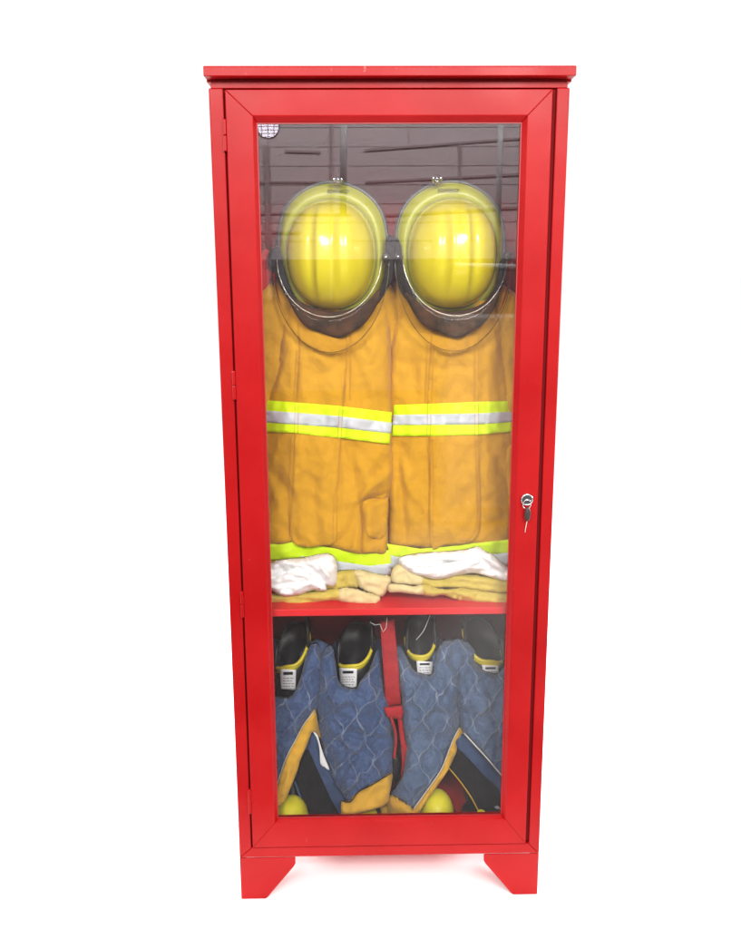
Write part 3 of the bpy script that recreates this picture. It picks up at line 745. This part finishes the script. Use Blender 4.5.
# ------------------------------------------------------------------ boots
def boot(px, pyf, rx, label, toe_px, toe_top, lx, slope=.9, twist=0, hide_toe=False):
    YC = .255; ry = .062
    f = P(px, pyf, YC-ry)       # front of the rim
    c = Vector((f.x, YC, f.z)); fzz = fz+.001
    t = thing('rubber_boot', label, 'boot', (c.x, YC, fzz), 'black rubber boots standing inside the trousers')
    n = 40
    tp = P(toe_px, toe_top, .075)
    def rim(k, r=1.0, dz=0):
        a = k*2*math.pi/n; x = rx*r*math.cos(a); y = ry*r*math.sin(a)
        z = slope*2*ry*max(0, (y+ry)/(2*ry))**1.7 + twist*(x/rx)*.6*abs(math.cos(a))
        return Vector((c.x+x, c.y+y, c.z+z+dz))
    rings = []
    for h in (0, .03, .08, .16, .26, .36, .5, .64, .78, .90, 1):
        ring = []
        for k in range(n):
            p = rim(k); q = Vector((c.x+rx*.92*math.cos(k*2*math.pi/n), c.y+.01+ry*.9*math.sin(k*2*math.pi/n), fzz))
            if h < .35:
                w = (1-h/.35)
                # foot runs forward to the toe
                if q.y < c.y:
                    q.y -= (c.y-q.y)/(ry*.9)*(.115)*w**.5; q.x += (tp.x-c.x)*w*min(1, (c.y-q.y)/.12)
            z = fzz+(p.z-fzz)*h
            ring.append(Vector((p.x*h+q.x*(1-h), p.y*h+q.y*(1-h), z)))
        rings.append(ring)
    inn = [[Vector((c.x+(p.x-c.x)*.90, c.y+(p.y-c.y)*.90, p.z-d)) for p in rings[-1]] for d in (0, .06, .14)]
    bm = bmesh.new(); loft(bm, rings+inn); finish('shaft', bm, M['rubber'], t, True)
    fk = list(range(n//2-1, n+2))        # the yellow rim runs round the front
    bm = bmesh.new(); tube(bm, [rim(k, 1.0) for k in fk], .0042, 8)
    for k0, k1 in zip(fk, fk[1:]):
        q = [rim(k0, 1.025, 0), rim(k1, 1.025, 0), rim(k1, 1.025, -.012), rim(k0, 1.025, -.012)]
        w = [rim(k0, .98, 0), rim(k1, .98, 0), rim(k1, .98, -.012), rim(k0, .98, -.012)]
        vs = [bm.verts.new(v) for v in q+w]
        for ff in ((0, 1, 2, 3), (4, 7, 6, 5), (0, 4, 5, 1), (3, 2, 6, 7)): bm.faces.new([vs[i] for i in ff])
    bmesh.ops.remove_doubles(bm, verts=bm.verts, dist=.00002)
    finish('top_trim', bm, M['ytrim'], t, True)
    bm = bmesh.new(); tube(bm, [rim(k, 1.0) for k in range(1, n//2)], .0035, 8)
    finish('back_rim', bm, M['rubber'], t, True)
    for s in (-1, 1):   # pull loops
        bm = bmesh.new(); k0 = 0 if s > 0 else n//2
        b0 = rim(k0, .97); pts = [b0+Vector((0, -.028, -.03)), b0+Vector((-s*.001, -.026, .012)), b0+Vector((-s*.003, -.012, .042)), b0+Vector((-s*.003, .006, .046)), b0+Vector((-s*.001, .022, .02)), b0+Vector((0, .026, -.02))]
        for a, b in zip(pts, pts[1:]):
            pass
        tube(bm, [Vector(v) for v in cat([tuple(q) for q in pts], .01, False)], .0048, 8); finish('pull_loop', bm, M['rubber'], t, True)
    # toe cap
    bm = bmesh.new(); R = []
    cz = tp.z-fzz
    for j in range(13):
        ph = j/12*math.pi/2; rr = math.cos(ph)**.8; zz = fzz+cz*math.sin(ph)**.9
        R.append([Vector((tp.x+.044*rr*math.cos(k*2*math.pi/n), .087+.056*rr*math.sin(k*2*math.pi/n), zz)) for k in range(n)])
    loft(bm, R[:-1]); finish('toe_cap', bm, M['toe'], t, True)
    bm = bmesh.new(); loft(bm, [[Vector((tp.x+.047*math.cos(k*2*math.pi/n), .087+.059*math.sin(k*2*math.pi/n), z)) for k in range(n)] for z in (fzz, fzz+.018)]); finish('sole', bm, M['rubber'], t, True)
    # label on the front of the shaft
    if lx:
        x0, x1, y0, y1 = lx
        def Ys(x, y):
            q = P(x, y, .19); u = max(-1, min(1, (q.x-c.x)/rx)); return YC-ry*math.sqrt(1-u*u)-.0015
        lb = panel('label', [(x0, y0), (x1, y0+1), (x1-.5, y1), (x0+1, y1-1)], Ys, M['label'], t, off=.001, thick=.0015, step=2, smooth=False)
        w = x1-x0; h = y1-y0
        panel('logo_block', [(x0+w*.2, y0+h*.15), (x0+w*.8, y0+h*.14), (x0+w*.8, y0+h*.27), (x0+w*.2, y0+h*.28)], Ys, M['ink'], lb, off=.0022, thick=.001, step=2, smooth=False)
        bm = bmesh.new()
        yy = y0+h*.44; i = 0
        while yy < y1-2:
            s0 = x0+w*.18; random.seed(i+int(px))
            while s0 < x1-w*.2:
                ln = random.uniform(1.2, 3.4); e = min(s0+ln, x1-w*.14)
                tube(bm, [P(s0, yy, Ys(s0, yy)-.0025), P(e, yy+.1, Ys(e, yy)-.0025)], .0008, 4); s0 += ln+.9
            yy += 2.6; i += 1
        finish('print', bm, M['ink'], lb)
    return t
boot(291, 666, .043, 'black rubber boot with yellow rim and full label, leftmost of the four', 290, 802, (280, 296, 669, 690), .5, .055)
boot(355.5, 665.5, .045, 'black rubber boot with yellow rim and half covered label, second from the hinge side', 362, 813, (339, 357, 668, 688), .5, .04)
boot(422, 656.5, .037, 'black rubber boot with narrow yellow rim and small label, third from the hinge side', 437, 795, (416.5, 433, 661, 676), .6, .015)
boot(486, 661, .050, 'black rubber boot with yellow rim nearest the lock side', 482, 815, (482, 499, 665, 680), .5, -.05)

# ------------------------------------------------------------------ trousers
def tf(parts, b, sd, cl, a=.010):
    cf = creases(cl)
    def f(x, y):
        v = 0
        for cx0, cx1, hw, amp in parts:      # bulging leg whose axis runs cx0 (y=650) -> cx1 (y=800)
            cx = cx0+(cx1-cx0)*(y-650)/150; u = min(1, abs(x-cx)/hw); v = max(v, amp*math.sqrt(1-u**2.2))
        v += .07*max(0, min(1, (y-735)/75))**1.3
        v -= .075*max(0, min(1, (700-y)/60))
        return b-v+cf(x, y)+fbm(x, y, 22, sd)*a+fbm(x, y, 8, sd+5, 2)*.0048
    return f
GRT = 'quilted trousers turned down over the boots'
p = P(330, 815, .13)
TL = thing('turnout_trousers', 'bunched blue quilted trousers with wide gold hem, over the two left boots', 'trousers', (p.x, .13, fz), GRT)
p = P(450, 815, .13)
TR = thing('turnout_trousers', 'blue quilted trousers with slim gold edge and white piping, on the lock side', 'trousers', (p.x, .13, fz), GRT)
# random folds towards the hem
random.seed(3)
def gather(n, x0, x1, y0, y1, ang, L, d):
    out = []
    for i in range(n):
        x = random.uniform(x0, x1); y = random.uniform(y0, y1); a = ang+random.uniform(-.35, .35); l = L*random.uniform(.5, 1.2)
        out.append((x, y, x+l*math.cos(a), y+l*math.sin(a), random.uniform(1.8, 3.2), d*random.choice((1, 1, -.7))))
    return out
fl = tf([(290, 280, 34, .05)], .165, 21, gather(9, 270, 305, 700, 770, 1.9, 26, .006))
fr = tf([(348, 362, 38, .065)], .175, 23, gather(20, 330, 380, 735, 785, 2.25, 24, .0075)+gather(10, 325, 380, 690, 740, .5, 24, .006)+[(322, 735, 345, 798, 4, .012), (380, 690, 372, 735, 5, .010), (345, 690, 350, 720, 5, .006)])
panel('inner_lining', [(262, 640), (300, 655), (316, 640), (330, 648), (338, 640), (380, 640), (384, 690), (388, 760), (380, 800), (345, 812), (330, 790), (318, 730), (300, 735), (275, 740), (258, 730)], lambda x, y: .335+fbm(x, y, 14, 30)*.012, M['navy'], TL, step=4, edge=8, dep=.02, thick=.01)
legL = panel('leg', [(256, 690), (268, 695), (281, 698), (291, 697), (298, 685), (303, 668), (307, 652), (314, 643), (321, 650), (324, 675), (322, 700), (316.5, 711), (306, 723), (298, 738), (288, 757), (281, 775), (276, 790), (256, 800)], fl, M['quilt_a'], TL, step=2.6, edge=6, dep=.022, thick=.007)
legR = panel('leg', [(320, 684), (320, 664), (325, 649), (332, 647), (335, 660), (338, 680), (345, 687), (356, 688), (362, 679), (370, 668), (378, 650), (383, 668), (385, 692), (391, 708), (395, 735), (394, 760), (391, 775), (374, 785), (362, 790), (350, 802), (342, 793), (333, 778), (325, 757), (320, 738), (316, 720), (316, 704)], fr, M['quilt_a'], TL, step=2.4, edge=6, dep=.022, thick=.007)
panel('waist_fold', [(299, 660), (306, 646), (315, 640), (326, 643), (333, 655), (338, 665), (337, 676), (330, 700), (320, 716), (308, 716), (302, 690)], lambda x, y: .225+fbm(x, y, 12, 33)*.022, M['navy'], TL, step=3, edge=12, dep=.03, thick=.008)
fi = lambda x, y: .150-.045*max(0, min(1, (y-745)/70))+fbm(x, y, 20, 44)*.008
panel('inside_leg', [(306, 742), (312, 731), (318, 736), (322, 760), (330, 768), (345, 796), (349, 803), (342, 805), (344, 822), (328, 822), (312, 790), (300, 765)], fi, M['navy'], TL, off=-.004, step=3, edge=4, dep=.008, thick=.006)
panel('closure_strip', [(303, 752), (308, 750), (318, 772), (330, 798), (340, 822), (312, 822), (303, 802), (295, 781), (298, 770)], fi, M['velcro'], TL, off=.003, step=3, edge=2, dep=.003, thick=.005)
strand('piping', [(294.5, 781), (302, 801), (311, 822)], fi, .0028, M['navy'], TL, off=.006)
panel('gold_facing', [(315, 710), (309, 717), (304, 724), (298, 735), (293, 745), (288, 755), (282, 772), (276, 790), (270, 806), (277, 807), (284, 802), (291, 787), (298, 769), (300, 761), (307, 745), (312, 732), (317, 734), (320.5, 738), (318, 724)], fl, M['gold_hem'], TL, off=.004, step=2.4, edge=3, dep=.006, thick=.006)
strand('piping', [(315, 711), (304, 724), (296, 739), (287, 756), (280, 775), (274, 795)], fl, .0010, M['white_piping'], TL, off=.008)
panel('care_tag', [(312.5, 731), (317.5, 735), (320.5, 745), (324.5, 757), (329.5, 770), (324.5, 767), (320.5, 764), (319.5, 750), (317, 739)], fi, M['white_cloth'], TL, off=.010, step=2, thick=.001)
panel('hem_facing', [(342, 801.5), (350, 802), (353, 797), (359, 792), (372, 785), (391, 773.5), (391.5, 784), (389.5, 794), (389, 802), (384, 806), (379, 808), (362, 813), (344, 819), (341, 811)], fr, M['gold_hem'], TL, off=.006, step=2.6, edge=4, dep=.008, thick=.006)
strand('piping', [(342, 800.5), (350, 802), (359, 791.5), (373, 784), (391, 773)], fr, .0013, M['velcro'], TL, off=.008)

gl = tf([(420, 425, 38, .055)], .170, 25, gather(8, 398, 440, 690, 770, 1.6, 30, .006)+[(458, 690, 456, 725, 4, .012), (406, 745, 400, 700, 4, .008), (440, 720, 425, 770, 5, .006)])
gr = tf([(487, 495, 34, .05)], .175, 27, gather(6, 465, 505, 680, 740, 1.3, 30, .006)+[(455, 700, 462, 728, 4, .012)])
panel('inner_lining', [(394, 660), (404, 645), (440, 640), (455, 655), (462, 645), (512, 650), (520, 700), (520, 760), (470, 770), (440, 765), (405, 770), (400, 700)], lambda x, y: .335+fbm(x, y, 14, 31)*.012, M['navy'], TR, step=4, edge=8, dep=.02, thick=.01)
panel('leg', [(393, 652), (399, 646), (405, 655), (412, 668), (417, 673), (432, 675), (435, 664), (439, 648), (447, 640), (456, 643), (461, 660), (461, 690), (460.5, 715), (460, 728), (453, 741), (447, 756), (441, 771), (428, 790), (414, 809), (402, 801), (391, 795), (397, 786), (403, 774), (406, 748), (401, 715), (402, 700), (398, 676)], gl, M['quilt_b'], TR, step=2.4, edge=6, dep=.022, thick=.007)
panel('leg', [(456, 672), (458, 652), (464, 642), (470, 645), (475, 661), (484, 671), (497, 674), (504, 668), (516, 660), (522, 700), (522, 795), (503, 778), (485, 757), (463, 733), (459.5, 727), (455, 705)], gr, M['quilt_b'], TR, step=2.6, edge=6, dep=.022, thick=.007)
strand('piping', [(464, 733), (474, 744), (486, 757), (503, 777), (512, 788)], gr, .0018, M['white_piping'], TR, off=.003)
panel('waist_fold', [(430, 664), (437, 650), (450, 642), (462, 640), (474, 650), (480, 668), (474, 690), (464, 722), (456, 722), (444, 700)], lambda x, y: .195+fbm(x, y, 12, 34)*.020, M['quilt_b'], TR, step=3, edge=14, dep=.03, thick=.008)
gi = lambda x, y: .150-.045*max(0, min(1, (y-745)/70))+fbm(x, y, 20, 54)*.008
panel('inside_leg', [(455, 745), (458, 736), (464, 735), (485, 758), (504, 779), (516, 792), (516, 822), (500, 812), (470, 765)], gi, M['navy'], TR, off=-.004, step=3, edge=4, dep=.008, thick=.006)
panel('closure_strip', [(452, 752), (457, 750), (467, 758), (484, 776), (500, 793), (502, 822), (485, 822), (472, 799), (459, 779), (448, 767)], gi, M['velcro'], TR, off=.004, step=3, edge=2, dep=.003, thick=.005)
strand('piping', [(448, 767), (459, 780), (471, 797), (483, 820)], gi, .0016, M['gold_hem'], TR, off=.008)
panel('gold_facing', [(459.5, 728), (463, 731), (462, 736), (456, 741), (457, 750), (452, 762), (447, 772), (438, 785), (430, 796), (422, 808), (416, 819), (410, 819), (414, 809), (428, 790), (441, 771), (447, 756), (453, 741)], gl, M['gold_hem'], TR, off=.003, step=2, edge=2, dep=.004, thick=.006)
strand('piping', [(459.5, 727.5), (453, 740), (447, 755.5), (441, 770), (428, 789), (413.5, 809)], gl, .0013, M['white_piping'], TR, off=.009)
panel('hem_facing', [(390, 796), (402, 801.5), (413.5, 810), (417, 813), (411, 822), (392, 822), (380, 812), (384, 802)], gl, M['gold_hem'], TR, off=.003, step=2.6, edge=4, dep=.008, thick=.006)
panel('zip_end', [(485, 816), (490, 810), (498, 806), (501, 812), (499, 818), (490, 821)], gi, M['silver'], TR, off=.012, step=2, edge=2, dep=.004, thick=.003)

# red braces hanging between the two pairs
p = P(394, 700, .12)
br = thing('trouser_braces', 'red webbing braces with buckle hanging between the two blue trousers', 'braces', (p.x, .12, p.z))
by = lambda x, y: .135+fbm(x, y, 20, 61)*.006
st = panel('wide_strap', [(380, 622), (394, 620), (398, 660), (401, 704), (386, 707), (383, 665)], by, M['strap_red'], br, off=-.02, thick=.003, smooth=False)
panel('buckle', [(384, 708), (402, 706), (403.5, 712), (402, 720), (387, 717)], by, M['strap_red'], br, off=.008, thick=.006, edge=2, dep=.003, smooth=False)
panel('narrow_strap', [(398, 719), (402, 719), (405, 740), (409, 755), (408, 772), (405, 786), (400, 786), (402, 765), (401, 748)], by, M['strap_red'], br, off=.0, thick=.002)
strand('cord', [(391, 717), (395, 730), (396, 742), (394, 758)], by, .0035, M['strap_red'], br, off=.004)
panel('clip', [(392, 757), (398, 757), (399, 770), (396, 782), (391, 778)], by, M['rubber'], br, off=.002, thick=.006, edge=2, dep=.003)
# loose threads by the boots
def thread(pts, Y, label):
    o = strand('thread', pts, lambda x, y: Y, .0007, M['white_piping'], None, n=5)
    tag(o, label, 'thread')
thread([(370, 622), (375, 625), (380, 624), (383, 632), (386, 628), (387, 618)], .10, 'curled white thread above the second boot rim')
thread([(416, 640), (424, 630), (430, 615)], .11, 'straight pale thread across the mouth of the third boot')
